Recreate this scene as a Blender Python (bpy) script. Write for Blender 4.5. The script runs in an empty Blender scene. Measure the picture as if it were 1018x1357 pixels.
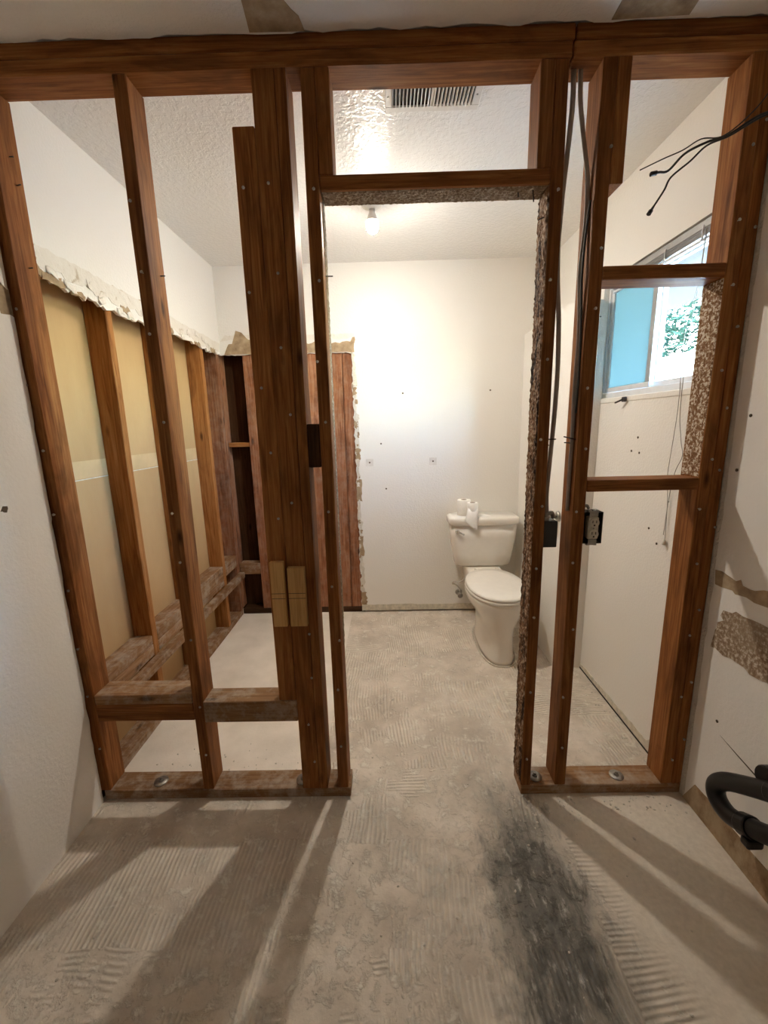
import bpy, bmesh, math, random
from mathutils import Vector, Matrix
from mathutils.geometry import tessellate_polygon
random.seed(7)
S = bpy.context.scene
C = S.collection

# ------------------------------------------------------------------ camera
cd = bpy.data.cameras.new('camera')
cam = bpy.data.objects.new('camera', cd); C.objects.link(cam)
cd.sensor_fit = 'HORIZONTAL'; cd.sensor_width = 36.0
cd.lens = 558.03 / 1018 * 36.0
cd.clip_start = 0.02; cd.clip_end = 200
RT = (0.99968345, 0.00857702, -0.02365239); UP = (0.02143802, 0.20166259, 0.97922041); FW = (-0.0131686, 0.9794175, -0.20141488)
cam.matrix_world = Matrix(((RT[0], UP[0], -FW[0], 0.0), (RT[1], UP[1], -FW[1], 0.0), (RT[2], UP[2], -FW[2], 1.397), (0, 0, 0, 1)))
S.camera = cam

# ------------------------------------------------------------------ world, sun, exposure
BULB = 1150.0          # radiance of the bare bulb
W = bpy.data.worlds.new('World'); S.world = W; W.use_nodes = True
wn = W.node_tree; wn.nodes.clear()
sky = wn.nodes.new('ShaderNodeTexSky'); sky.sky_type = 'NISHITA'; sky.sun_disc = False
sky.sun_elevation = math.radians(50); sky.sun_rotation = math.radians(250); sky.air_density = 1.2; sky.ozone_density = 2.5
bg = wn.nodes.new('ShaderNodeBackground'); bg.inputs[1].default_value = 7.0
wo = wn.nodes.new('ShaderNodeOutputWorld')
wn.links.new(sky.outputs[0], bg.inputs[0]); wn.links.new(bg.outputs[0], wo.inputs[0])
sd = bpy.data.lights.new('sun', 'SUN'); sd.energy = 3.0; sd.angle = 0.01; sd.color = (1, .95, .86)
sun = bpy.data.objects.new('sun', sd); C.objects.link(sun)
sun.rotation_euler = Vector((.62, .28, -.73)).to_track_quat('-Z', 'Y').to_euler()
S.view_settings.view_transform = 'Standard'; S.view_settings.look = 'None'
S.view_settings.gamma = 1; S.view_settings.use_curve_mapping = False
S.view_settings.exposure = 1.26
S.cycles.max_bounces = 16; S.cycles.diffuse_bounces = 14; S.cycles.glossy_bounces = 4; S.cycles.transparent_max_bounces = 12

# ------------------------------------------------------------------ dimensions (metres)
XL, XR = -1.127, 1.083        # drywall faces of the side walls
YF, YB = 1.367, 1.459         # front and back of the stud partition
YD = 3.008                    # drywall face of the far wall
H = 2.44
FX = -1.14                    # framing face of the left wall
YN = -2.0                     # wall behind the camera

# ------------------------------------------------------------------ node helpers
class NT:
    def __init__(s, name):
        s.m = bpy.data.materials.new(name); s.m.use_nodes = True
        s.t = s.m.node_tree; s.t.nodes.clear()
        s.out = s.t.nodes.new('ShaderNodeOutputMaterial')
        s.tc = s.t.nodes.new('ShaderNodeTexCoord')
    def n(s, typ, ins=None, **props):
        nd = s.t.nodes.new(typ)
        for k, v in props.items(): setattr(nd, k, v)
        for k, v in (ins or {}).items():
            i = nd.inputs[k]
            if isinstance(v, bpy.types.NodeSocket): s.t.links.new(v, i)
            else: i.default_value = v
        return nd
    def obj(s): return s.tc.outputs['Object']
    def mapping(s, vec, scale=(1, 1, 1), rot=(0, 0, 0), loc=(0, 0, 0)):
        return s.n('ShaderNodeMapping', {'Vector': vec, 'Scale': scale, 'Rotation': rot, 'Location': loc}).outputs[0]
    def noise(s, vec, scale, detail=4, rough=.55, dist=0.0):
        return s.n('ShaderNodeTexNoise', {'Vector': vec, 'Scale': scale, 'Detail': detail, 'Roughness': rough, 'Distortion': dist}).outputs['Fac']
    def ramp(s, fac, stops, interp='LINEAR'):
        r = s.n('ShaderNodeValToRGB', {'Fac': fac}); cr = r.color_ramp; cr.interpolation = interp
        while len(cr.elements) < len(stops): cr.elements.new(0.5)
        for e, (p, c) in zip(cr.elements, stops):
            e.position = p; e.color = (c, c, c, 1) if isinstance(c, (int, float)) else (*c, 1)
        return r.outputs[0]
    def math(s, op, a, b=0.0, clamp=False):
        return s.n('ShaderNodeMath', {0: a, 1: b}, operation=op, use_clamp=clamp).outputs[0]
    def mix(s, fac, a, b, blend='MIX'):
        nd = s.n('ShaderNodeMix', data_type='RGBA', blend_type=blend)
        for idx, v in ((0, fac), (6, a), (7, b)):
            if isinstance(v, bpy.types.NodeSocket): s.t.links.new(v, nd.inputs[idx])
            else: nd.inputs[idx].default_value = v if isinstance(v, (int, float)) else (*v, 1)
        return nd.outputs[2]
    def bump(s, h, strength, dist, prev=None):
        i = {'Height': h, 'Strength': strength, 'Distance': dist}
        if prev is not None: i['Normal'] = prev
        return s.n('ShaderNodeBump', i).outputs[0]
    def bsdf(s, color, rough=.6, normal=None, metal=0.0, spec=.5, **kw):
        i = {'Base Color': color if isinstance(color, bpy.types.NodeSocket) else (*color, 1), 'Roughness': rough, 'Metallic': metal, 'Specular IOR Level': spec}
        if normal is not None: i['Normal'] = normal
        i.update(kw)
        b = s.n('ShaderNodeBsdfPrincipled', i)
        s.t.links.new(b.outputs[0], s.out.inputs[0]); return b

M = {}
def plain(name, col, rough=.5, metal=0.0, spec=.5, var=.12, scale=25):
    t = NT(name); n = t.noise(t.obj(), scale, 5)
    lo = tuple(c * (1 - var) for c in col); hi = tuple(min(1, c * (1 + var)) for c in col)
    t.bsdf(t.ramp(n, [(.3, lo), (.7, hi)]), rough, t.bump(n, .08, .002), metal, spec)
    M[name] = t.m
def wood(name, c1, c2, c3, stain=.5, rough=.62, dust=.0):
    """long axis of every board is its local Z"""
    t = NT(name)
    oi = t.n('ShaderNodeObjectInfo')
    off = t.n('ShaderNodeVectorMath', {0: oi.outputs['Random'], 1: (37, 53, 71)}, operation='MULTIPLY').outputs[0]
    v = t.n('ShaderNodeVectorMath', {0: t.obj(), 1: off}, operation='ADD').outputs[0]
    g = t.noise(t.mapping(v, (26, 26, 1.3)), 2.2, 6, .6, 1.4)
    f = t.noise(t.mapping(v, (160, 160, 5)), 1.6, 4, .7)
    b = t.noise(t.mapping(v, (9, 9, 2.6)), 1.2, 4, .6, .6)
    col = t.ramp(g, [(.28, c2), (.5, c1), (.72, c3)])
    col = t.mix(t.math('MULTIPLY', t.ramp(f, [(.45, 0), (.75, 1)]), .45), col, c2)
    col = t.mix(t.math('MULTIPLY', t.ramp(b, [(.5, 0), (.68, 1)]), stain), col, tuple(x * .42 for x in c2))
    kn = t.n('ShaderNodeTexVoronoi', {'Vector': t.mapping(v, (11, 11, 3.6)), 'Scale': 1.0}).outputs['Distance']
    col = t.mix(t.ramp(kn, [(.05, .85), (.14, 0)]), col, tuple(x * .3 for x in c2))
    hv = t.n('ShaderNodeHueSaturation', {'Value': t.math('ADD', t.math('MULTIPLY', oi.outputs['Random'], .35), .82), 'Color': col}).outputs[0]
    if dust:
        d = t.ramp(t.noise(v, 14, 5, .7), [(.45, 0), (.7, 1)])
        hv = t.mix(t.math('MULTIPLY', d, dust), hv, (.55, .5, .43))
    t.bsdf(hv, rough, t.bump(t.math('ADD', g, f), .25, .0015), spec=.12)
    M[name] = t.m
wood('wood_fir', (.285, .106, .03), (.13, .042, .011), (.41, .18, .06), .5)
wood('wood_side', (.42, .18, .055), (.22, .08, .02), (.54, .27, .10), .4)
wood('wood_red', (.30, .125, .06), (.14, .05, .022), (.42, .22, .12), .6, dust=.15)
wood('wood_dusty', (.30, .165, .08), (.19, .09, .04), (.40, .25, .14), .2, .8, dust=.55)
wood('wood_pale', (.74, .45, .18), (.54, .30, .10), (.84, .57, .26), .15)
wood('wood_dark', (.06, .028, .012), (.03, .013, .006), (.09, .04, .02), .5)

def wall_mat(name, col, rough, s1=38, bump=.35, dirt=.1, knock=True):
    t = NT(name); v = t.obj()
    a = t.noise(v, s1, 4, .5); k = t.ramp(a, [(.44, 0), (.58, 1)]) if knock else a
    big = t.noise(v, 1.7, 4, .6)
    c = t.mix(t.math('MULTIPLY', t.ramp(big, [(.45, 0), (.75, 1)]), dirt), col, tuple(x * .72 for x in col))
    sc = t.ramp(t.noise(v, 9, 6, .7), [(.70, 0), (.76, 1)])
    c = t.mix(t.math('MULTIPLY', sc, dirt * 2), c, tuple(x * .6 for x in col))
    fine = t.noise(v, 190, 2)
    n = t.bump(fine, .12, .001, t.bump(k, bump, .004))
    t.bsdf(c, rough, n, spec=.25)
    M[name] = t.m
wall_mat('paint_bath', (.85, .83, .785), .34, 95, .16, .03)
wall_mat('paint_ceiling', (.86, .85, .83), .22, 60, .25, .02)
wall_mat('paint_front', (.90, .87, .825), .7, 80, .12, .06)
wall_mat('paint_front_ceiling', (.88, .855, .82), .8, 110, .25, .12)
wall_mat('gypsum_edge', (.74, .70, .62), .9, 90, .8, .3)
plain('tape_paper', (.58, .41, .22), .8, var=.12, scale=8)
plain('white_strip', (.62, .58, .48), .7, var=.2, scale=40)

def torn():
    t = NT('torn_paper'); v = t.obj()
    a = t.noise(v, 18, 6, .65); b = t.noise(v, 60, 4, .6)
    c = t.ramp(a, [(.3, (.27, .19, .12)), (.55, (.44, .33, .21)), (.75, (.55, .45, .32))])
    t.bsdf(c, .9, t.bump(b, .5, .003), spec=.15); M['torn_paper'] = t.m
    t = NT('peeled_white'); v = t.obj()
    a = t.noise(v, 14, 7, .7, 1.0); b = t.noise(v, 45, 5, .65)
    c = t.ramp(a, [(.34, (.52, .44, .33)), (.42, (.78, .74, .67)), (.7, (.82, .79, .73))])
    t.bsdf(c, .85, t.bump(t.math('ADD', a, b), .7, .006), spec=.2); M['peeled_white'] = t.m
    t = NT('speckled_glue'); v = t.obj()
    a = t.noise(v, 85, 4, .6); b = t.noise(v, 7, 4, .6)
    c = t.ramp(a, [(.40, (.27, .18, .115)), (.53, (.40, .30, .21)), (.60, (.66, .58, .48))])
    c = t.mix(t.ramp(b, [(.45, 0), (.7, .8)]), c, (.34, .26, .18))
    t.bsdf(c, .85, t.bump(a, .5, .003), spec=.2); M['speckled_glue'] = t.m
    t = NT('glue_brown'); v = t.obj()
    a = t.noise(t.mapping(v, (1, 1, .5)), 30, 7, .7); b = t.noise(v, 9, 4, .6)
    c = t.ramp(a, [(.35, (.22, .14, .075)), (.55, (.36, .25, .15)), (.72, (.50, .40, .28))])
    c = t.mix(t.ramp(b, [(.45, 0), (.65, .8)]), c, (.44, .34, .22))
    t.bsdf(c, .85, t.bump(a, .4, .003), spec=.2); M['glue_brown'] = t.m
    t = NT('overspray'); v = t.obj()
    a = t.noise(v, 120, 5, .6)
    c = t.ramp(a, [(.43, (.20, .10, .045)), (.52, (.33, .20, .11)), (.57, (.66, .58, .47))])
    t.bsdf(c, .8, t.bump(a, .8, .004), spec=.25); M['overspray'] = t.m
    t = NT('overspray_soft'); v = t.obj()
    a = t.noise(v, 110, 5, .6)
    c = t.ramp(a, [(.40, (.20, .13, .075)), (.55, (.32, .23, .15)), (.66, (.46, .38, .28))])
    t.bsdf(c, .8, t.bump(a, .8, .004), spec=.25); M['overspray_soft'] = t.m
    t = NT('overspray_dirty'); v = t.obj()
    a = t.noise(t.mapping(v, (1, 1, .45)), 110, 6, .65); b = t.noise(t.mapping(v, (1, 1, .3)), 26, 5, .7)
    c = t.ramp(a, [(.40, (.10, .045, .018)), (.52, (.26, .14, .07)), (.62, (.48, .38, .28))])
    c = t.mix(t.ramp(b, [(.5, 0), (.58, 1)]), c, (.03, .014, .007))
    t.bsdf(c, .8, t.bump(a, .8, .004), spec=.25); M['overspray_dirty'] = t.m
torn()

def brown_board():
    t = NT('brown_paper'); v = t.obj()
    a = t.noise(t.mapping(v, (1, 1, .35)), 3.2, 5, .6); f = t.noise(t.mapping(v, (60, 60, 8)), 3, 3)
    c = t.ramp(a, [(.3, (.47, .30, .14)), (.7, (.57, .385, .195))])
    c = t.mix(t.math('MULTIPLY', f, .18), c, (.36, .23, .11))
    t.bsdf(c, .75, t.bump(f, .06, .001), spec=.25); M['brown_paper'] = t.m
brown_board()

def floor_mat():
    t = NT('slab'); v = t.obj()
    sx = t.n('ShaderNodeSeparateXYZ', {0: v}); X, Y = sx.outputs[0], sx.outputs[1]
    wv = t.n('ShaderNodeVectorMath', {0: v, 1: t.n('ShaderNodeVectorMath', {0: t.n('ShaderNodeTexNoise', {'Vector': v, 'Scale': 2.4, 'Detail': 3.0}).outputs['Color'], 1: (.22, .22, 0)}, operation='MULTIPLY').outputs[0]}, operation='ADD').outputs[0]
    cell = t.n('ShaderNodeVectorMath', {0: t.n('ShaderNodeVectorMath', {0: t.n('ShaderNodeVectorMath', {0: v, 1: t.n('ShaderNodeVectorMath', {0: t.n('ShaderNodeTexNoise', {'Vector': v, 'Scale': 9.0, 'Detail': 4.0}).outputs['Color'], 1: (.06, .06, 0)}, operation='MULTIPLY').outputs[0]}, operation='ADD').outputs[0], 1: (3.28, 3.28, 0)}, operation='MULTIPLY').outputs[0]}, operation='FLOOR').outputs[0]
    wn_ = t.n('ShaderNodeTexWhiteNoise', {'Vector': cell}, noise_dimensions='2D')
    cs = t.n('ShaderNodeSeparateColor', {0: wn_.outputs['Color']})
    ang = t.math('ADD', t.math('MULTIPLY', t.math('GREATER_THAN', cs.outputs[0], .78), 1.5), t.math('MULTIPLY', t.math('SUBTRACT', cs.outputs[1], .5), .16))
    wob = t.n('ShaderNodeVectorMath', {0: v, 1: t.n('ShaderNodeVectorMath', {0: t.n('ShaderNodeTexNoise', {'Vector': v, 'Scale': 3.5, 'Detail': 1.0}).outputs['Color'], 1: (.045, .045, 0)}, operation='MULTIPLY').outputs[0]}, operation='ADD').outputs[0]
    rv = t.n('ShaderNodeVectorRotate', {'Vector': wob, 'Angle': ang}, rotation_type='Z_AXIS').outputs[0]
    wave = t.n('ShaderNodeTexWave', {'Vector': rv, 'Scale': 21.0, 'Distortion': .4, 'Detail': 1.0}).outputs['Fac']
    ridge_m = t.ramp(t.math('ADD', t.noise(v, 5.5, 5, .6), t.math('MULTIPLY', t.math('SUBTRACT', cs.outputs[2], .5), .22)), [(.50, 0), (.56, 1)])
    # smooth slab where the tub stood and in the right front corner, ridges elsewhere
    tub = t.math('MULTIPLY', t.math('LESS_THAN', X, -.30), t.math('GREATER_THAN', Y, 1.46))
    nz = t.noise(v, 6, 4, .6)
    rf = t.ramp(t.math('ADD', t.math('ADD', X, t.math('MULTIPLY', t.math('SUBTRACT', Y, 1.0), .25)), t.math('MULTIPLY', t.math('SUBTRACT', nz, .5), .25)), [(.60, 0), (.68, 1)])
    rf = t.math('MULTIPLY', rf, t.math('LESS_THAN', Y, 1.41))
    keep = t.math('MULTIPLY', t.math('SUBTRACT', 1.0, tub), t.math('SUBTRACT', 1.0, rf))
    rm = t.math('MULTIPLY', ridge_m, keep)
    ridge = t.math('MULTIPLY', wave, rm)
    base = t.ramp(t.noise(v, 4.5, 8, .66), [(.3, (0.480, 0.414, 0.342)), (.5, (0.648, 0.570, 0.480)), (.68, (0.816, 0.732, 0.636))])
    crust = t.ramp(t.noise(v, 19, 9, .74, .3), [(.52, 0), (.62, 1)])
    col = t.mix(t.math('MULTIPLY', t.math('MULTIPLY', crust, keep), .6), base, (0.920, 0.886, 0.787))
    col = t.mix(t.math('MULTIPLY', ridge, .35), col, (0.920, 0.852, 0.733))
    col = t.mix(tub, col, t.ramp(t.noise(v, 5, 6, .6), [(.3, (0.727, 0.656, 0.572)), (.7, (0.893, 0.818, 0.733))]))
    col = t.mix(t.math('MULTIPLY', rf, .8), col, t.ramp(t.noise(v, 60, 5, .6), [(.3, (0.661, 0.588, 0.492)), (.7, (0.810, 0.733, 0.626))]))
    # dark scraped mastic stain, elongated towards the camera
    sv = t.mapping(v, (1 / .21, 1 / .52, 1), (0, 0, math.radians(-9)), (0, 0, 0))
    cen = t.n('ShaderNodeVectorMath', {0: t.mapping(t.n('ShaderNodeVectorMath', {0: v, 1: (.43, .95, 0)}, operation='SUBTRACT').outputs[0], (1 / .20, 1 / .52, 1), (0, 0, math.radians(14)))}, operation='LENGTH').outputs[1]
    sn = t.noise(t.mapping(v, (14, 5, 1), (0, 0, math.radians(12))), 1.2, 8, .72, .4)
    sm = t.ramp(t.math('ADD', t.math('SUBTRACT', 1.0, cen), t.math('MULTIPLY', t.math('SUBTRACT', sn, .5), 2.2)), [(.15, 0), (.60, 1)])
    stc = t.ramp(t.noise(t.mapping(v, (30, 12, 1), (0, 0, math.radians(14))), 1.3, 9, .74), [(.36, (.06, .058, .052)), (.55, (.135, .128, .112)), (.72, (0.695, 0.665, 0.608))])
    halo = t.ramp(t.math('ADD', t.math('SUBTRACT', 1.25, cen), t.math('MULTIPLY', t.math('SUBTRACT', nz, .5), 1.6)), [(.1, 0), (.7, 1)])
    col = t.mix(t.math('MULTIPLY', halo, .62), col, t.ramp(sn, [(.4, (.21, .195, .165)), (.62, (0.612, 0.571, 0.500))]))
    col = t.mix(t.math('MULTIPLY', sm, .9), col, stc)
    fn = t.noise(v, 90, 4, .6)
    nrm = t.bump(t.math('ADD', t.math('MULTIPLY', crust, t.math('MULTIPLY', keep, .6)), t.math('MULTIPLY', fn, .25)), .7, .005)
    nrm = t.bump(ridge, .65, .005, nrm)
    t.bsdf(col, t.math('SUBTRACT', .82, t.math('MULTIPLY', sm, .3)), nrm, spec=.3)
    M['slab'] = t.m
floor_mat()
plain('porcelain', (.83, .80, .74), .12, var=.02)
plain('seat_plastic', (.85, .82, .76), .22, var=.02)
plain('paper_tissue', (.86, .84, .80), .95, var=.04, scale=60)
plain('cardboard', (.20, .14, .085), .9)
plain('chrome', (.62, .60, .57), .25, 1.0, var=.1)
plain('steel_dull', (.40, .38, .35), .45, 1.0, var=.25, scale=40)
plain('nail_steel', (.46, .42, .37), .6, .2, var=.3)
plain('nail_dark', (.06, .05, .045), .6, .4, var=.3)
plain('abs_black', (.008, .008, .009), .42, var=.3)
plain('wire_black', (.015, .013, .012), .5, var=.3)
plain('cable_grey', (.42, .37, .32), .55, var=.15)
plain('cable_black', (.035, .03, .027), .55, var=.3)
plain('box_blue_grey', (.045, .055, .058), .5, var=.15)
plain('box_dark', (.02, .018, .016), .6, var=.3)
plain('outlet_ivory', (.66, .62, .52), .45, var=.15, scale=60)
plain('vent_white', (.72, .70, .66), .4, var=.05)
plain('vent_dark', (.02, .02, .02), .8)
plain('alu_white', (.72, .74, .76), .4, var=.06)
plain('alu_grey', (.38, .38, .38), .4, .5, var=.12)
plain('cord_grey', (.30, .28, .25), .7)
plain('gap_dark', (.03, .025, .02), .9)
plain('fixture_white', (.78, .76, .70), .35, var=.04)
plain('mark_dark', (.10, .075, .05), .9, var=.3)
plain('anchor_grey', (.74, .71, .66), .7, var=.1)
plain('chip', (.66, .61, .53), .9, var=.2)
plain('stucco', (.80, .77, .72), .9, var=.1, scale=8)
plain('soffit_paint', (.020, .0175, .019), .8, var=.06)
plain('ground_soil', (.24, .22, .19), .95, var=.3, scale=3)
plain('bark', (.12, .085, .06), .9, var=.4)
plain('caulk', (.60, .55, .46), .7, var=.2, scale=70)

def special():
    t = NT('bulb_glow'); e = t.n('ShaderNodeEmission', {'Color': (1, .92, .80, 1), 'Strength': BULB}); t.t.links.new(e.outputs[0], t.out.inputs[0]); M['bulb_glow'] = t.m
    t = NT('bulb_glow_side'); e = t.n('ShaderNodeEmission', {'Color': (1, .92, .80, 1), 'Strength': BULB * .014}); t.t.links.new(e.outputs[0], t.out.inputs[0]); M['bulb_glow_side'] = t.m
    t = NT('glass_clear')
    lw = t.n('ShaderNodeLayerWeight', {'Blend': .5}); fr = t.n('ShaderNodeMath', {0: lw.outputs['Facing'], 1: 5.0}, operation='POWER'); a = t.n('ShaderNodeBsdfTransparent', {'Color': (.93, .98, .98, 1)}); g = t.n('ShaderNodeBsdfGlossy', {'Roughness': .02})
    mx = t.n('ShaderNodeMixShader', {0: fr.outputs[0], 1: a.outputs[0], 2: g.outputs[0]}); t.t.links.new(mx.outputs[0], t.out.inputs[0]); M['glass_clear'] = t.m
    t = NT('glass_frosted')
    tr = t.n('ShaderNodeBsdfTranslucent', {'Color': (.15, .20, .205, 1)}); g = t.n('ShaderNodeBsdfGlossy', {'Roughness': .35, 'Color': (.7, .8, .82, 1)})
    mx = t.n('ShaderNodeMixShader', {0: .06, 1: tr.outputs[0], 2: g.outputs[0]}); t.t.links.new(mx.outputs[0], t.out.inputs[0]); M['glass_frosted'] = t.m
    t = NT('leaf'); oi = t.n('ShaderNodeObjectInfo')
    n = t.noise(t.obj(), 5, 2); c = t.ramp(n, [(.3, (.008, .020, .014)), (.7, (.025, .048, .032))])
    d = t.n('ShaderNodeBsdfDiffuse', {'Color': c}); tr = t.n('ShaderNodeBsdfTranslucent', {'Color': c})
    mx = t.n('ShaderNodeMixShader', {0: .4, 1: d.outputs[0], 2: tr.outputs[0]}); t.t.links.new(mx.outputs[0], t.out.inputs[0]); M['leaf'] = t.m
special()

# ------------------------------------------------------------------ mesh helpers
def link(name, bm, mat, parent=None, smooth=False):
    me = bpy.data.meshes.new(name)
    bmesh.ops.recalc_face_normals(bm, faces=bm.faces)
    if smooth:
        for f in bm.faces: f.smooth = True
    bm.to_mesh(me); bm.free()
    me.materials.append(M[mat])
    o = bpy.data.objects.new(name, me); C.objects.link(o)
    if parent is not None: o.parent = parent
    return o
def empty(name, parent=None, loc=(0, 0, 0)):
    o = bpy.data.objects.new(name, None); C.objects.link(o); o.location = loc; o.empty_display_size = .05
    if parent is not None: o.parent = parent
    return o
def tag(o, label=None, cat=None, group=None, kind=None):
    if label: o['label'] = label
    if cat: o['category'] = cat
    if group: o['group'] = group
    if kind: o['kind'] = kind
    return o
def loc_of(parent):
    p = Vector((0, 0, 0))
    while parent is not None: p += parent.location; parent = parent.parent
    return p
def bbox(bm, a, b, bev=0.0, seg=1):
    r = bmesh.ops.create_cube(bm, size=1)
    vs = r['verts']
    for v in vs:
        v.co = Vector(((a[0] + b[0]) / 2 + v.co.x * (b[0] - a[0]), (a[1] + b[1]) / 2 + v.co.y * (b[1] - a[1]), (a[2] + b[2]) / 2 + v.co.z * (b[2] - a[2])))
    if bev:
        es = list({e for v in vs for e in v.link_edges})
        bmesh.ops.bevel(bm, geom=es, offset=bev, segments=seg, affect='EDGES', profile=.5)
def box(name, a, b, mat, parent=None, bev=0.0, seg=1, smooth=False):
    """box given in world coordinates; its origin is its centre"""
    c = Vector([(a[i] + b[i]) / 2 for i in range(3)]); off = loc_of(parent)
    bm = bmesh.new(); bbox(bm, Vector(a) - c, Vector(b) - c, bev, seg)
    o = link(name, bm, mat, parent, smooth); o.location = c - off
    return o
def board(name, a, b, mat, parent=None, wobble=.0012, bev=.0025):
    """sawn board; local Z runs along its longest side so that the grain follows it"""
    a = Vector(a); b = Vector(b); c = (a + b) / 2; d = b - a
    L = max(range(3), key=lambda i: d[i])
    dims = {0: (d[2], d[1], d[0]), 1: (d[0], d[2], d[1]), 2: (d[0], d[1], d[2])}[L]
    bm = bmesh.new(); bbox(bm, [-x / 2 for x in dims], [x / 2 for x in dims])
    es = [e for e in bm.edges if abs(e.verts[0].co.z - e.verts[1].co.z) > 1e-6]
    n = max(1, int(dims[2] / .35))
    if n > 1: bmesh.ops.subdivide_edges(bm, edges=es, cuts=n - 1)
    bmesh.ops.bevel(bm, geom=[e for e in bm.edges if len(e.link_faces) == 2 and e.calc_face_angle(0) > .5], offset=bev, segments=1, affect='EDGES')
    for v in bm.verts:
        k = math.sin(v.co.z * 5 + dims[0] * 91 + c.x * 13) * wobble
        if abs(v.co.z) < dims[2] / 2 - .01: v.co.x += k; v.co.y += k * .5
    o = link(name, bm, mat, parent)
    o.location = c - loc_of(parent)
    if L == 0: o.rotation_euler = (0, math.radians(90), 0)
    elif L == 1: o.rotation_euler = (math.radians(-90), 0, 0)
    return o
def prism(name, pts, axis, lo, hi, mat, parent=None, bev=0.0):
    """polygon pts (in the two other axes, in order) extruded along axis from lo to hi, world coordinates"""
    off = loc_of(parent)
    def P(p, h):
        v = {0: (h, p[0], p[1]), 1: (p[0], h, p[1]), 2: (p[0], p[1], h)}[axis]
        return Vector(v) - off
    bm = bmesh.new()
    A = [bm.verts.new(P(p, lo)) for p in pts]; B = [bm.verts.new(P(p, hi)) for p in pts]
    n = len(pts)
    if n < 5: bm.faces.new(A); bm.faces.new(B[::-1])
    else:
        for t in tessellate_polygon([[Vector((p[0], p[1], 0)) for p in pts]]):
            if len(set(t)) == 3: bm.faces.new([A[k] for k in t]); bm.faces.new([B[k] for k in t[::-1]])
    for i in range(n): bm.faces.new((A[i], A[(i + 1) % n], B[(i + 1) % n], B[i]))
    return link(name, bm, mat, parent)
def rag(p, q, n, amp, rnd=random):
    """ragged line from p to q: list of points without the last"""
    p = Vector(p); q = Vector(q); d = q - p; nn = Vector((-d.y, d.x)).normalized()
    out = [tuple(p)]
    for i in range(1, n):
        s = (i + rnd.uniform(-.35, .35)) / n
        out.append(tuple(p + d * s + nn * rnd.uniform(-amp, amp)))
    return out
def spline(pts, n=8):
    P = [Vector(p) for p in pts]; P = [P[0] * 2 - P[1]] + P + [P[-1] * 2 - P[-2]]
    out = []
    for i in range(1, len(P) - 2):
        for k in range(n):
            t = k / n; a, b, c, d = P[i - 1:i + 3]
            out.append(.5 * ((2 * b) + (c - a) * t + (2 * a - 5 * b + 4 * c - d) * t * t + (3 * b - a - 3 * c + d) * t ** 3))
    out.append(P[-2]); return out
def tube_bm(bm, path, r, sides=10, cap=True, flat=1.0, radii=None):
    rings = []; up = None
    for i, p in enumerate(path):
        t = (path[min(i + 1, len(path) - 1)] - path[max(i - 1, 0)]).normalized()
        if up is None: up = Vector((0, 0, 1)) if abs(t.z) < .9 else Vector((0, 1, 0))
        u = (up - t * up.dot(t)).normalized(); w = t.cross(u); up = u
        rr = radii[i] if radii else r
        rings.append([bm.verts.new(p + (u * math.cos(a) * flat + w * math.sin(a)) * rr) for a in [2 * math.pi * k / sides for k in range(sides)]])
    for A, B in zip(rings, rings[1:]):
        for k in range(sides): bm.faces.new((A[k], A[(k + 1) % sides], B[(k + 1) % sides], B[k]))
    if cap: bm.faces.new(rings[0]); bm.faces.new(rings[-1][::-1])
def tube(name, pts, r, mat, parent=None, sides=8, n=8, flat=1.0, smooth=True):
    off = loc_of(parent)
    bm = bmesh.new(); path = spline([Vector(p) - off for p in pts], n) if n else [Vector(p) - off for p in pts]
    tube_bm(bm, path, r, sides, True, flat); return link(name, bm, mat, parent, smooth)
def loft(bm, rings, cap=True):
    R = [[bm.verts.new(p) for p in r] for r in rings]; n = len(R[0])
    for A, B in zip(R, R[1:]):
        for k in range(n): bm.faces.new((A[k], A[(k + 1) % n], B[(k + 1) % n], B[k]))
    if cap: bm.faces.new(R[0][::-1]); bm.faces.new(R[-1])
def lathe(name, prof, mat, parent, loc, axis='Z', seg=24, smooth=True, cap=True):
    bm = bmesh.new()
    rings = [[Vector((r * math.cos(2 * math.pi * k / seg), r * math.sin(2 * math.pi * k / seg), z)) for k in range(seg)] for r, z in prof]
    loft(bm, rings, cap); o = link(name, bm, mat, parent, smooth)
    o.location = Vector(loc) - loc_of(parent)
    if axis == 'X': o.rotation_euler = (0, math.radians(90), 0)
    if axis == '-X': o.rotation_euler = (0, math.radians(-90), 0)
    if axis == 'Y': o.rotation_euler = (math.radians(-90), 0, 0)
    if axis == '-Y': o.rotation_euler = (math.radians(90), 0, 0)
    return o

# ------------------------------------------------------------------ floor and ceilings
fl = prism('floor', [(-1.36, YN - .1), (1.30, YN - .1), (1.30, 3.25), (-1.36, 3.25)], 2, -.15, 0.0, 'slab')
tag(fl, 'bare concrete slab with trowelled thinset ridges and a dark mastic stain', 'floor', kind='structure')
cl = empty('ceiling'); tag(cl, 'painted ceiling panels on both sides of the stud partition', 'ceiling', kind='structure')
r = random.Random(3)
box('bath_ceiling', (-1.36, YF + .02, H), (1.30, 3.25, H + .08), 'paint_ceiling', cl)
edge = rag((-1.36, 1.352), (1.12, 1.356), 60, .006, r) + [(1.12, 1.356), (1.12, YN - .1), (-1.36, YN - .1)]
prism('front_ceiling', edge, 2, H - .011, H + .06, 'paint_front_ceiling', cl)
box('roof_deck', (-1.4, YN - .2, H + .061), (1.30, 1.5, H + .12), 'wood_dark', cl)
r = random.Random(5)
p1 = rag((-.345, 1.35), (-.325, .55), 14, .008, r) + rag((-.325, .55), (-.235, .55), 2, 0, r) + rag((-.235, .55), (-.238, 1.26), 10, .006, r) + rag((-.238, 1.26), (-.195, 1.33), 4, .004, r) + [(-.198, 1.352)]
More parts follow.
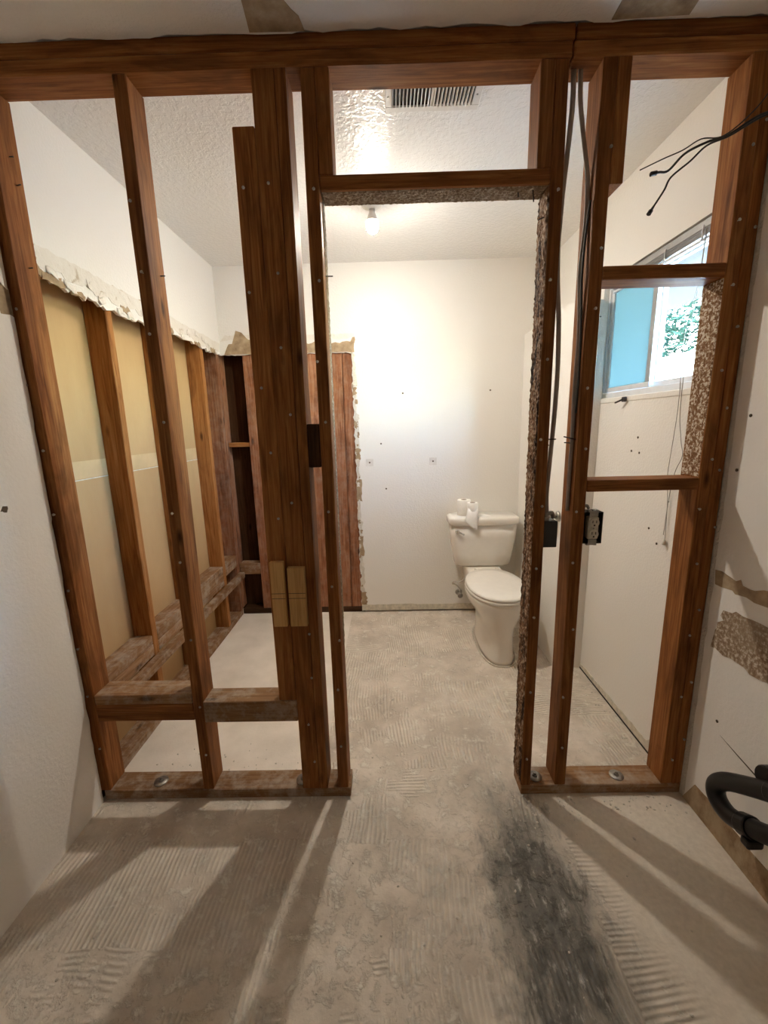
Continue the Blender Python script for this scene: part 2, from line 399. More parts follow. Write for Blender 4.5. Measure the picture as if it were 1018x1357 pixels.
prism('torn_patch', p1, 2, H - .0125, H - .010, 'torn_paper', cl)
p2 = rag((.612, 1.352), (.61, .6), 12, .008, r) + rag((.61, .6), (.79, .6), 3, 0, r) + rag((.79, .6), (.795, 1.30), 10, .01, r) + [(.81, 1.345)]
prism('torn_patch', p2, 2, H - .0125, H - .010, 'torn_paper', cl)

# ------------------------------------------------------------------ left wall
wl = empty('wall_left'); tag(wl, 'left side wall, drywall in front and stripped to studs beside the tub bay', 'wall', kind='structure')
r = random.Random(11)
fe = [(YN - .1, 0), (1.355, 0)] + rag((1.357, 0), (1.362, 1.745), 40, .003, r) + rag((1.362, 1.745), (1.30, 1.752), 4, .006, r) + [(1.30, 1.83)] + rag((1.335, 1.835), (1.364, 1.815), 3, .004, r) + [(1.364, H), (YN - .1, H)]
prism('drywall', fe, 0, -1.14, XL, 'paint_front', wl)
prism('torn_patch', [(1.29, 1.745), (1.363, 1.74), (1.363, 1.825), (1.29, 1.84)], 0, -1.14, XL - .002, 'torn_paper', wl)
prism('wall_hole', rag((1.185, 1.178), (1.205, 1.172), 3, .002, r) + rag((1.205, 1.172), (1.21, 1.19), 3, .003, r) + rag((1.21, 1.19), (1.186, 1.195), 3, .003, r), 0, XL - .001, XL + .0006, 'mark_dark', wl)
box('outer_sheathing', (-1.30, YN - .1, 0), (-1.1405, 1.36, H), 'wood_dark', wl)
box('corner_filler', (-1.30, 1.3605, 0), (-1.2325, 1.42, H), 'wood_dark', wl)  # unseen fillers added to stop sky light leaking in at this corner
box('corner_filler', (-1.2320, 1.3605, 0), (-1.141, 1.455, H), 'wood_dark', wl)
be = rag((1.462, 1.915), (1.60, 1.895), 6, .012, r) + rag((1.60, 1.895), (1.85, 1.885), 12, .012, r) + rag((1.85, 1.885), (2.50, 1.895), 26, .01, r) + rag((2.5, 1.895), (3.008, 1.885), 20, .012, r) + [(3.008, 1.89), (3.008, H), (1.462, H)]
prism('drywall', be, 0, -1.14, XL, 'paint_bath', wl)
# peeled strip along the cut
pb = rag((1.462, 1.935), (3.006, 1.905), 60, .012, r) + [(3.006, 1.905), (3.006, 1.965)] + rag((3.006, 1.965), (1.462, 2.0), 50, .005, r)
prism('peeled_strip', pb, 0, XL - .001, XL + .0015, 'peeled_white', wl)
for (y0, y1, z0, z1) in ((1.47, 1.50, 1.905, 1.955), (1.50, 1.60, 1.895, 1.925), (1.63, 1.70, 1.885, 1.905), (1.92, 1.99, 1.90, 1.925), (2.30, 2.37, 1.90, 1.925), (2.62, 2.70, 1.89, 1.91), (2.85, 2.93, 1.89, 1.915)):
    q = rag((y0, z0), (y1, z0), 5, .006, r) + rag((y1, z0), (y1 - .01, z1), 3, .008, r) + rag((y1 - .01, z1), (y0, z1), 5, .008, r) + rag((y0, z1), (y0, z0), 3, .004, r)
    prism('torn_patch', q, 0, XL, XL + .0028, 'torn_paper', wl)
for i in range(16):   # curled flaps of paint paper standing off the wall
    y = 1.52 + i * .092 + r.uniform(-.02, .02); z = r.uniform(1.905, 1.965); w = r.uniform(.02, .055)
    bm = bmesh.new()
    rows = []
    for k in range(4):
        a = k / 3
        rows.append([bm.verts.new((XL + .002 + .005 * a * a, y + w * s, z - .026 * a + .006 * math.sin(5 * s + i))) for s in (0, .33, .66, 1)])
    for A, B in zip(rows, rows[1:]):
        for k in range(3): bm.faces.new((A[k], A[k + 1], B[k + 1], B[k]))
    o = link('paper_flap', bm, 'peeled_white', wl, True)
    sm = o.modifiers.new('thick', 'SOLIDIFY'); sm.thickness = .0008
# paper faced board of the next room seen between the studs
box('backing_board', (-1.25, 1.37, 1.243), (-1.232, 3.13, 1.95), 'brown_paper', wl)
box('backing_board', (-1.25, 1.37, 0), (-1.232, 3.13, 1.240), 'brown_paper', wl)
box('backing_board', (-1.252, 1.37, 1.95), (-1.234, 3.13, H), 'wood_dark', wl)
box('tape_band', (-1.2325, 1.46, 1.215), (-1.2315, 3.02, 1.285), 'tape_paper', wl)
box('tape_edge', (-1.2325, 1.46, 1.209), (-1.2300, 3.02, 1.213), 'white_strip', wl)
def studs_y(y0, y1, mat, z0, z1, x0=-1.231, x1=FX):
    return board('stud', (x0, y0, z0), (x1, y1, z1), mat, wl)
for y0, y1, m in ((1.46, 1.488, 'wood_side'), (1.832, 1.872, 'wood_side'), (2.242, 2.282, 'wood_side'), (2.715, 2.755, 'wood_side'), (2.965, 3.005, 'wood_red')):
    studs_y(y0, y1, m, .04, 2.42)
board('sole_plate', (-1.231, 1.46, 0), (FX, 3.005, .04), 'wood_dusty', wl)
for y0, y1, z0, z1 in ((1.489, 1.831, .405, .447), (1.489, 1.831, .345, .403), (1.873, 2.241, .40, .455), (1.873, 2.241, .345, .398), (2.283, 2.714, .385, .485), (2.283, 2.714, .35, .383), (2.756, 2.964, .40, .485)):
    board('blocking', (-1.231, y0, z0), (FX + .001, y1, z1), 'wood_dusty', wl)
board('tub_ledger', (FX + .001, 1.50, .300), (-1.098, 3.0, .343), 'wood_dusty', wl)
# ------------------------------------------------------------------ far wall
wb = empty('wall_back'); tag(wb, 'far bathroom wall, glossy cream paint with studs bared at the tub end', 'wall', kind='structure')
r = random.Random(17)
oe = [(XR + .1, 0.03), (XR + .1, H), (-1.14, H), (-1.14, 1.89)] + rag((-1.125, 1.888), (-.225, 1.885), 40, .004, r) + rag((-.225, 1.885), (-.21, .0), 70, .010, r) + [(-.205, .03)]
prism('drywall', oe, 1, YD, YD + .013, 'paint_bath', wb)
ge = rag((-.238, 1.887), (-.225, .03), 90, .007, r) + [(-.225, .03), (-.195, .03)] + rag((-.200, .03), (-.212, 1.90), 70, .011, r)
prism('broken_gypsum_edge', ge, 1, YD - .0012, YD + .0125, 'gypsum_edge', wb)
for z0, z1, x0, x1 in ((1.16, 1.24, -.232, -.20), (.86, 1.02, -.232, -.195), (.45, .60, -.228, -.195), (.06, .16, -.226, -.185), (1.60, 1.68, -.236, -.212), (1.38, 1.43, -.235, -.21)):
    q = rag((x0, z0), (x1, z0), 3, .008, r) + rag((x1, z0), (x1, z1), 8, .008, r) + rag((x1, z1), (x0, z1), 3, .008, r) + rag((x0, z1), (x0, z0), 6, .004, r)
    prism('torn_patch', q, 1, YD - .0022, YD + .001, 'torn_paper', wb)
for i in range(26):
    z = .08 + i * .069 + r.uniform(-.02, .02); h = r.uniform(.012, .04); x = -.222 + r.uniform(-.012, .008); w = r.uniform(.008, .02)
    q = rag((x, z), (x + w, z), 2, .004, r) + rag((x + w, z), (x + w, z + h), 4, .006, r) + rag((x + w, z + h), (x, z + h), 2, .004, r) + rag((x, z + h), (x, z), 3, .003, r)
    prism('gypsum_chip', q, 1, YD - r.uniform(.0015, .005), YD + .001, r.choice(('torn_paper', 'gypsum_edge', 'peeled_white')), wb)
def bpatch(p, mat):
    prism('torn_patch', p, 1, YD - .002, YD + .002, mat, wb)
bpatch(rag((-1.10, 1.89), (-.215, 1.888), 30, .003, r) + rag((-.215, 1.888), (-.21, 1.985), 4, .008, r) + rag((-.21, 1.985), (-.23, 1.99), 2, .006, r) + rag((-.24, 1.955), (-.45, 1.96), 8, .014, r) + rag((-.45, 1.955), (-.60, 1.96), 6, .02, r) + rag((-.6, 1.955), (-.86, 1.975), 10, .02, r) + rag((-.86, 1.98), (-.97, 2.0), 5, .02, r) + rag((-.97, 2.03), (-1.03, 2.04), 2, .01, r) + rag((-1.04, 1.96), (-1.09, 1.93), 4, .01, r), 'torn_paper')
prism('peeled_strip', [(-1.12, 1.975), (-1.05, 1.985)] + rag((-.88, 1.99), (-.24, 1.972), 24, .008, r) + [(-.212, 1.99)] + rag((-.215, 2.005), (-1.12, 2.015), 30, .003, r), 1, YD - .0012, YD + .002, 'peeled_white', wb)
for x0, x1, m in ((-1.225, -1.145, 'wood_red'), (-.985, -.922, 'wood_red'), (-.562, -.470, 'wood_red'), (-.396, -.304, 'wood_red'), (-.301, -.212, 'wood_red')):
    board('stud', (x0, YD + .0135, .04), (x1, YD + .105, 2.43), m, wb)
board('sole_plate', (-1.14, YD + .005, 0), (-.20, YD + .105, .04), 'wood_dark', wb)
board('blocking', (-1.14, YD + .03, 1.27), (-.986, YD + .10, 1.30), 'wood_side', wb)
board('blocking', (-1.14, YD + .016, .315), (-.986, YD + .10, .40), 'wood_dusty', wb)
box('sheathing', (-1.36, YD + .106, 0), (1.30, YD + .20, H), 'wood_dark', wb)
for x, z in ((-.134, 1.14), (.317, 1.14)):
    a = box('anchor_plate', (x - .026, YD - .0016, z - .026), (x + .026, YD, z + .026), 'anchor_grey', wb, .0006)
    lathe('screw_hole', [(.0005, -.001), (.006, -.001), (.006, .001), (.0005, .001)], 'mark_dark', wb, (x, YD - .002, z), 'Y', 10)
for x, z in ((.109, 1.611), (.71, 1.617), (-.05, 1.271), (-.02, .95)):
    lathe('nail_hole', [(.0005, -.001), (.006, -.001), (.006, .0005), (.0005, .0005)], 'mark_dark', wb, (x, YD - .0005, z), 'Y', 8)
bb = prism('baseboard_back', [(-.225, .012), (.93, .012)] + rag((.93, .055), (-.225, .06), 24, .004, r) + [(-.225, .058)], 1, YD - .004, YD, 'white_strip')
tag(bb, 'pale strip of old glue along the foot of the far wall', 'baseboard', kind='structure')

# ------------------------------------------------------------------ right wall with its window opening
wr = empty('wall_right'); tag(wr, 'right side wall with the sliding window and stripped patches', 'wall', kind='structure')
WY0, WY1, WZ0, WZ1 = 1.475, 2.262, 1.49, 2.058
bm = bmesh.new()
def wall_cells(bm, x0, x1, ys, zs, hole):
    for i in range(len(ys) - 1):
        for j in range(len(zs) - 1):
            if (i, j) == hole: continue
            bbox(bm, (x0, ys[i], zs[j]), (x1, ys[i + 1], zs[j + 1]))
wall_cells(bm, XR, XR + .137, [YB - .046, WY0, WY1, YD + .2], [0, WZ0, WZ1, H], (1, 1))
link('bath_drywall', bm, 'paint_bath', wr)
fw_ = [(YN - .1, 0), (1.345, 0)] + rag((1.345, .0), (1.352, H), 50, .003, r) + [(1.352, H), (YN - .1, H)]
prism('front_drywall', fw_, 0, XR, XR + .137, 'paint_front', wr)
box('corner_filler', (XR + .001, 1.34, 0), (XR + .137, 1.42, H), 'gypsum_edge', wr)
def rpatch(name, pts, mat, t=.0015):
    return prism(name, pts, 0, XR - t, XR + .001, mat, wr)
rpatch('torn_band', rag((1.338, .852), (.60, .86), 24, .006, r) + [(.60, .86), (.60, .92)] + rag((.60, .925), (1.0, .925), 10, .008, r) + rag((1.0, .915), (1.19, .895), 6, .01, r) + rag((1.19, .888), (1.335, .912), 8, .008, r) + [(1.345, .90)], 'torn_paper')
rpatch('glue_patch', rag((1.32, .635), (.60, .635), 26, .006, r) + [(.60, .635), (.60, .79)] + rag((.60, .79), (1.13, .80), 14, .006, r) + rag((1.13, .80), (1.285, .785), 6, .012, r) + rag((1.29, .78), (1.30, .68), 6, .014, r), 'speckled_glue')
rpatch('torn_band', rag((1.35, .0), (.30, 0), 4, 0, r) + [(.30, 0), (.30, .085)] + rag((.30, .085), (1.34, .102), 30, .004, r), 'glue_brown', .002)
rpatch('crack', [(1.232, .362), (1.16, .352), (1.08, .341), (.95, .349), (.95, .345), (1.08, .336), (1.16, .348)], 'mark_dark', .0007)
for y, z in ((1.27, 1.62), (1.296, 1.40), (1.318, 1.235), (1.25, .40)):
    lathe('nail_hole', [(.0005, -.001), (.005, -.001), (.005, .001), (.0005, .001)], 'mark_dark', wr, (XR - .001, y, z), 'X', 8)
# glue line at the foot of the bath side
br = prism('baseboard_right', [(1.46, .0), (2.215, .0)] + rag((2.215, .03), (1.62, .045), 16, .004, r) + rag((1.62, .045), (1.46, .075), 8, .012, r), 0, XR - .004, XR, 'white_strip')
tag(br, 'ragged pale strip of old glue at the foot of the window wall', 'baseboard', kind='structure')
bq = box('baseboard_gap', (XR - .006, 1.46, .0), (XR - .001, 2.21, .008), 'gap_dark', wr)
for y, z in ((1.86, 1.32), (1.90, 1.26), (1.84, 1.255), (1.72, .95), (1.66, .90)):
    lathe('nail_hole', [(.0005, -.001), (.005, -.001), (.005, .001), (.0005, .001)], 'mark_dark', wr, (XR - .001, y, z), 'X', 8)
# chase beside the toilet: rounded front edge
rr = .03; bx0, by0 = .93, 2.215
pts = [(XR, by0)] + [(bx0 + rr - rr * math.sin(a), by0 + rr - rr * math.cos(a)) for a in [i * math.pi / 16 for i in range(9)]] + [(bx0, YD - .001), (XR, YD)]
ch = prism('wall_chase', pts[1:-1] + [(XR - .001, YD - .001)] + [(XR - .001, by0)], 2, 0, 1.97, 'paint_bath'); tag(ch, 'narrow boxed chase beside the toilet with a rounded corner', 'wall', kind='structure')
# unseen wall closing the front room, darkened to keep bounce off the stud fronts
wk = box('wall_front', (-1.36, YN - .1, 0), (1.30, YN, H), 'wood_dark'); tag(wk, 'unseen wall closing the front room, made dark to cut bounced light', 'wall', kind='structure')

# ------------------------------------------------------------------ window
w1 = empty('window_1'); tag(w1, 'white aluminium sliding window with one frosted aqua pane', 'window', kind='structure')
fx0, fx1 = 1.108, 1.165
box('window_frame', (fx0, WY0, WZ0), (fx1, WY1, WZ0 + .04), 'alu_white', w1, .003)
box('window_frame', (fx0, WY0, WZ1 - .035), (fx1, WY1, WZ1), 'alu_white', w1, .003)
box('window_frame', (fx0, WY0, WZ0 + .041), (fx1, WY0 + .03, WZ1 - .036), 'alu_white', w1, .003)
box('window_frame', (fx0, WY1 - .018, WZ0 + .041), (fx1, WY1, WZ1 - .036), 'alu_white', w1, .003)
box('window_sill', (XR - .004, WY0 - .0, WZ0 - .012), (fx0 - .001, WY1 - .05, WZ0 + .012), 'paint_bath', w1, .003)
def sash(y0, y1, x, glass, stile='alu_white'):
    z0, z1 = WZ0 + .042, WZ1 - .037
    f = empty('sash', w1)
    box('rail', (x, y0, z0), (x + .02, y1, z0 + .022), 'alu_white', f, .002)
    box('rail', (x, y0, z1 - .022), (x + .02, y1, z1), 'alu_white', f, .002)
    box('stile', (x, y1 - .024, z0 + .0225), (x + .02, y1, z1 - .0225), 'alu_white', f, .002)
    box('stile', (x, y0, z0 + .0225), (x + .02, y0 + .03, z1 - .0225), stile, f, .002)
    box('pane', (x + .008, y0 + .028, z0 + .021), (x + .012, y1 - .022, z1 - .021), glass, f)
sash(1.875, WY1 - .019, 1.114, 'glass_frosted', 'alu_grey')
sash(WY0 + .031, 1.90, 1.140, 'glass_clear', 'alu_grey')
lt = empty('latch', w1)
box('latch_base', (1.066, 1.965, 1.476), (1.0785, 1.992, 1.498), 'nail_dark', lt, .003)
tube('latch_lever', [(1.072, 1.975, 1.492), (1.058, 1.985, 1.482), (1.052, 2.015, 1.474)], .004, 'nail_dark', lt, 6, 4)

# ------------------------------------------------------------------ the open stud partition
wp = empty('wall_partition'); tag(wp, 'open stud partition with a bare door opening and nail studded old lumber', 'wall', kind='structure')
def stud(name, x0, x1, z0, z1, mat='wood_fir', y0=YF, y1=YB):
    return board(name, (x0, y0, z0), (x1, y1, z1), mat, wp)
ST = {}
board('top_plate', (-1.14, YF, 2.4015), (.527, YB, 2.44), 'wood_fir', wp, bev=.004)
board('top_plate', (.531, YF + .001, 2.4015), (1.082, YB, 2.44), 'wood_fir', wp, bev=.004)
board('top_plate', (-1.14, YF - .003, 2.36), (.521, YB, 2.3985), 'wood_fir', wp, bev=.004)
board('top_plate', (.525, YF - .002, 2.36), (1.082, YB, 2.3985), 'wood_fir', wp, bev=.004)
board('sole_plate', (-1.126, YF, 0), (-.172, YB, .04), 'wood_dusty', wp)
board('sole_plate', (.479, YF, 0), (1.082, YB, .04), 'wood_dusty', wp)
zt = 2.3595
ST['A'] = stud('stud', -1.139, -1.100, .0405, zt)
ST['B'] = stud('stud', -.738, -.699, .0405, zt)
# post with a long check (crack) down its face: extruded profile with a notch
pp = [(-.354, YF), (-.2925, YF), (-.2912, YF + .006), (-.2895, YF), (-.259, YF), (-.259, YB), (-.354, YB)]
c0 = Vector((-.3065, YF + .046, 1.2))
bm = bmesh.new(); A = [bm.verts.new((x - c0.x, y - c0.y, .0405 - 1.2)) for x, y in pp]; B = [bm.verts.new((x - c0.x, y - c0.y, zt - 1.2)) for x, y in pp]
bm.faces.new(A); bm.faces.new(B[::-1])
for i in range(len(pp)): bm.faces.new((A[i], A[(i + 1) % len(pp)], B[(i + 1) % len(pp)], B[i]))
ST['P'] = link('post', bm, 'wood_fir', wp); ST['P'].location = c0
ST['S'] = stud('trimmer', -.418, -.3555, .421, 2.225, 'wood_fir', YF - .002, YF + .058)
ST['K'] = stud('stud', -.219, -.180, .0405, zt)
ST['c1'] = stud('cripple', -.1795, -.140, 2.1005, zt)
ST['c2'] = stud('cripple', .438, .4775, 2.1005, zt)
board('spacer_block', (-.2585, YF + .002, 1.268), (-.2195, YB - .004, 1.407), 'wood_dark', wp)
hd = board('header', (-.1795, YF, 2.062), (.4775, YB, 2.100), 'wood_fir', wp)
ST['R'] = stud('stud', .478, .514, .0405, zt)
ST['2'] = stud('stud', .606, .646, .0405, zt, 'wood_fir')
ST['c3'] = stud('cripple', .6465, .684, 2.055, zt)
ST['C'] = stud('stud', 1.007, 1.046, .0405, zt)
ST['D'] = stud('stud', 1.0465, 1.0825, .0405, zt)
bu = board('blocking', (.6465, YF, 1.804), (1.0065, YB, 1.842), 'wood_fir', wp)
bl = board('blocking', (.6465, YF, 1.168), (1.0065, YB, 1.206), 'wood_fir', wp)
board('blocking', (-1.0995, YF, .4115), (-.7385, YB, .451), 'wood_dusty', wp)
board('blocking', (-1.0995, YF, .377), (-.7385, YF + .05, .411), 'wood_fir', wp)
board('blocking', (-1.0995, YF + .001, .342), (-.7385, YF + .051, .3765), 'wood_fir', wp)
board('blocking', (-.6985, YF - .004, .335), (-.3545, YB - .01, .4205), 'wood_dusty', wp)
for x0, x1, z0, z1 in ((-.408, -.3615, .722, .956), (-.350, -.292, .722, .935)):
    b = board('scab_block', (x0, YF - .022, z0), (x1, YF - .0025, z1), 'wood_pale', wp, bev=.0015)
    for z in (.826, .844):
        bm = bmesh.new(); bbox(bm, (-(x1 - x0) / 2, -.0102, z - .001 - (z0 + z1) / 2), ((x1 - x0) / 2, -.0095, z + .001 - (z0 + z1) / 2))
        link('pencil_line', bm, 'mark_dark', b)
# crust of sprayed wall texture on faces that had been hidden under drywall edges
def crust(name, parent, org, u, v, nrm, nu, nv, amp, mat, seed):
    rr = random.Random(seed); bm = bmesh.new(); off = loc_of(parent)
    O = Vector(org) - off; u = Vector(u); v = Vector(v); n = Vector(nrm)
    g = [[bm.verts.new(O + u * (i / nu) + v * (j / nv) + n * (rr.uniform(.0008, amp) if 0 < i < nu and 0 < j < nv else .0003)) for j in range(nv + 1)] for i in range(nu + 1)]
    for i in range(nu):
        for j in range(nv): bm.faces.new((g[i][j], g[i + 1][j], g[i + 1][j + 1], g[i][j + 1]))
    return link(name, bm, mat, parent, False)
crust('texture_crust', wp, (-.1795, YF + .012, 2.062), (.657, 0, 0), (0, .078, 0), (0, 0, -1), 130, 16, .004, 'overspray_soft', 1)
crust('texture_crust', wp, (1.007, YF + .004, 1.208), (0, .086, 0), (0, 0, .594), (-1, 0, 0), 18, 120, .0035, 'overspray', 2)
crust('texture_crust', wp, (.478, YF + .003, .05), (0, .088, 0), (0, 0, 2.01), (-1, 0, 0), 14, 300, .006, 'overspray_dirty', 3)
crust('texture_crust', wp, (-.180, YF + .05, .6), (0, .040, 0), (0, 0, 1.46), (1, 0, 0), 6, 200, .003, 'overspray_soft', 4)

# nail heads and stubs on the partition lumber
def nail_stub(p, d, L, r=.0016, mat='nail_steel', head=True):
    p = Vector(p); d = Vector(d).normalized(); bm = bmesh.new()
    tube_bm(bm, [p, p + d * L], r, 6)
    if head: tube_bm(bm, [p + d * L, p + d * (L + .0016)], r * 2.4, 8)
    return link('nail', bm, mat, wp, True)
r = random.Random(23)
for k, xs in (('A', (-1.130, -1.108)), ('B', (-.730, -.706)), ('S', (-.41, -.365)), ('P', (-.345, -.268)), ('K', (-.213, -.186)), ('R', (.484, .508)), ('2', (.612, .640)), ('C', (1.012, 1.04)), ('D', (1.051, 1.078))):
    z = .14 + r.uniform(0, .1)
    while z < 2.2:
        if not (k == 'S' and z < .98) and not (k == 'P' and .7 < z < .97):
            nail_stub((r.uniform(*xs), YF - .001, z), (r.uniform(-.2, .2), -1, r.uniform(-.2, .3)), r.uniform(.001, .007), .0019)
        z += r.uniform(.16, .30)
for p, d, L in (((-.18, YF + .04, 1.848), (1, 0, 0), .022), ((.478, 1.40, 1.99), (-1, 0, -.4), .02), ((.44, 1.40, 2.06), (.1, 0, -1), .03),
                ((.40, 1.41, 2.06), (0, 0, -1), .012), ((.514, 1.39, 1.34), (1, .1, 0), .032), ((.514, 1.40, 1.322), (1, .1, -.1), .024),
                ((.606, 1.385, 1.338), (-1, 0, .25), .04), ((.606, 1.40, 1.325), (-1, 0, .1), .03), ((.646, 1.40, 1.71), (1, 0, 0), .02),
                ((-1.10, 1.42, 2.2), (1, 0, 0), .012), ((-1.10, 1.43, 2.13), (1, 0, .2), .012), ((-1.10, 1.42, 1.9), (1, 0, 0), .012), ((-.699, 1.43, 1.87), (1, 0, 0), .014),
                ((.684, 1.40, 2.28), (1, 0, 0), .008), ((.514, 1.40, 1.9), (1, 0, 0), .012)):
    nail_stub(p, d, L, .0019, 'nail_dark', False)
# anchor bolts with round washers on the sole plates
for x in (-.924, -.362, .545, .861):
    a = lathe('anchor_washer', [(.001, 0), (.026, 0), (.026, .003), (.012, .004), (.001, .004)], 'steel_dull', wp, (x, 1.408, .0403), 'Z', 20)
    lathe('bolt', [(.0005, .004), (.010, .004), (.010, .012), (.006, .012), (.006, .018), (.0005, .018)], 'steel_dull', a, (0, 0, 0), 'Z', 6, False)
    a.children[0].location = (0, 0, 0)

# ------------------------------------------------------------------ ceiling lamp
cx, cy = -.052, 2.228
la = empty('ceiling_lamp', loc=(cx, cy, H)); tag(la, 'bare glowing bulb in a small white porcelain ceiling socket', 'lamp')
lathe('lamp_base', [(.001, 0), (.056, 0), (.056, -.012), (.050, -.030), (.036, -.042), (.024, -.046), (.001, -.046)], 'fixture_white', la, (cx, cy, H), 'Z', 28)
lathe('bulb_neck', [(.002, -.0465), (.0135, -.047), (.0145, -.06), (.022, -.078), (.029, -.096), (.002, -.096)], 'fixture_white', la, (cx, cy, H), 'Z', 24)
lathe('bulb', [(.002, -.0965), (.0292, -.097), (.0312, -.106), (.0305, -.116), (.0290, -.123), (.0250, -.1335), (.002, -.1335)], 'bulb_glow_side', la, (cx, cy, H), 'Z', 24)
lathe('bulb_tip', [(.002, -.1337), (.0250, -.1337), (.0185, -.142), (.009, -.148), (.001, -.1495)], 'bulb_glow', la, (cx, cy, H), 'Z', 24)

# ------------------------------------------------------------------ ceiling register
ve = empty('air_register', loc=(.17, 1.585, H)); tag(ve, 'white ceiling air register with a row of angled slats', 'vent')
vx0, vx1, vy0, vy1 = .015, .325, 1.49, 1.668
zb = H - .0005
box('duct_shade_plate', (.035, 1.52, zb - .0015), (.30, 1.645, zb), 'vent_dark', ve)  # dark plate painted as the shade inside the duct, ceiling is uncut
for a, b in (((vx0, vy0), (vx1, 1.52)), ((vx0, 1.645), (vx1, vy1)), ((vx0, 1.5201), (.035, 1.6449)), ((.30, 1.5201), (vx1, 1.6449)), ((.163, 1.5201), (.170, 1.6449))):
    box('frame_bar', (a[0], a[1], zb - .007), (b[0], b[1], zb), 'vent_white', ve, .001)
sl = None
for i in range(22):
    x = .0385 + i * .0118 if i < 11 else .1735 + (i - 11) * .0118
    if sl is None:
        bm = bmesh.new(); bbox(bm, (-.0006, -.062, -.005), (.0006, .062, .005)); sl = link('slat', bm, 'vent_white', ve)
        o = sl
    else:
        o = sl.copy(); C.objects.link(o); o.parent = ve
    o.location = Vector((x, 1.5825, zb - .008)) - Vector((.17, 1.585, H)); o.rotation_euler = (0, math.radians(28 if i < 11 else -28), 0)
lathe('screw', [(.001, 0), (.004, 0), (.003, -.002), (.001, -.002)], 'steel_dull', ve, (.312, 1.60, zb - .0065), 'Z', 8)
lathe('screw', [(.001, 0), (.004, 0), (.003, -.002), (.001, -.002)], 'steel_dull', ve, (.024, 1.60, zb - .0065), 'Z', 8)

# ------------------------------------------------------------------ toilet
TX = .648
to = empty('toilet', loc=(TX, 2.60, 0)); tag(to, 'cream two piece toilet with closed lid beside the chase', 'toilet')
OT = Vector((TX, 2.60, 0))
def sup(cx, cy, hx, hyf, hyb, z, e=2.4, n=40, flat=0):
    out = []
    for k in range(n):
        a = 2 * math.pi * k / n; c, s = math.cos(a), math.sin(a)
        x = hx * math.copysign(abs(c) ** (2 / e), c); hy = hyb if s > 0 else hyf
        y = hy * math.copysign(abs(s) ** (2 / e), s)
        out.append(Vector((cx + x, cy + y, z)) - OT)
    return out
# pedestal and bowl
bm = bmesh.new()
rings = [sup(TX, 2.50, .098, .265, .27, .0, 2.6), sup(TX, 2.50, .096, .262, .27, .02, 2.6), sup(TX, 2.50, .092, .255, .27, .08, 2.6), sup(TX, 2.50, .093, .252, .27, .16, 2.5),
         sup(TX, 2.49, .102, .252, .28, .22, 2.4), sup(TX, 2.48, .125, .256, .29, .265, 2.3), sup(TX, 2.475, .155, .262, .29, .31, 2.2), sup(TX, 2.475, .176, .268, .29, .345, 2.2), sup(TX, 2.475, .182, .272, .29, .372, 2.2), sup(TX, 2.475, .180, .270, .29, .385, 2.2)]
loft(bm, rings); link('bowl', bm, 'porcelain', to, True)
bm = bmesh.new()   # deck carrying the tank
bbox(bm, Vector((TX - .12, 2.70, .30)) - OT, Vector((TX + .12, 2.985, .412)) - OT, .02, 3); link('tank_deck', bm, 'porcelain', to, True)
bm = bmesh.new()
loft(bm, [sup(TX, 2.475, .176, .268, .262, .3855, 2.15), sup(TX, 2.475, .183, .276, .265, .390, 2.15), sup(TX, 2.475, .183, .276, .265, .402, 2.15), sup(TX, 2.475, .178, .27, .262, .407, 2.15)])
link('seat', bm, 'seat_plastic', to, True)
bm = bmesh.new()
loft(bm, [sup(TX, 2.475, .176, .270, .262, .4085, 2.15), sup(TX, 2.475, .181, .274, .265, .413, 2.15), sup(TX, 2.475, .181, .274, .265, .421, 2.15), sup(TX, 2.475, .172, .262, .258, .428, 2.15), sup(TX, 2.475, .12, .20, .20, .431, 2.15), sup(TX, 2.475, .02, .03, .03, .432, 2.15)])
link('seat_lid', bm, 'seat_plastic', to, True)
for s in (-1, 1):
    lathe('hinge', [(.001, 0), (.012, 0), (.012, .02), (.009, .024), (.001, .024)], 'seat_plastic', to, (TX + s * .07, 2.725, .412), 'Z', 14)
bm = bmesh.new()
loft(bm, [sup(TX, 2.90, .175, .075, .075, .4125, 5), sup(TX, 2.895, .192, .088, .085, .428, 5), sup(TX, 2.893, .205, .094, .090, .50, 5), sup(TX, 2.89, .222, .100, .095, .62, 5), sup(TX, 2.888, .232, .104, .098, .716, 5)])
link('tank', bm, 'porcelain', to, True)
bm = bmesh.new()
loft(bm, [sup(TX, 2.888, .236, .108, .100, .7165, 5), sup(TX, 2.888, .243, .115, .104, .724, 5), sup(TX, 2.888, .244, .116, .105, .752, 5), sup(TX, 2.888, .240, .112, .103, .764, 5), sup(TX, 2.888, .225, .098, .093, .769, 5)])
link('tank_lid', bm, 'porcelain', to, True)
fh = empty('flush_handle', to)
lathe('handle_boss', [(.001, 0), (.014, 0), (.014, .010), (.009, .014), (.001, .014)], 'chrome', fh, (.462, 2.796, .672), '-Y', 14)
tube('handle_lever', [(.462, 2.783, .672), (.48, 2.777, .668), (.505, 2.776, .655)], .006, 'chrome', fh, 8, 4)
bm = bmesh.new(); base = [p + OT for p in sup(TX, 2.50, .108, .275, .275, .003, 2.6)]
tube_bm(bm, [p - OT for p in base + base[:2]], .006, 6); link('caulk_bead', bm, 'caulk', to, True)
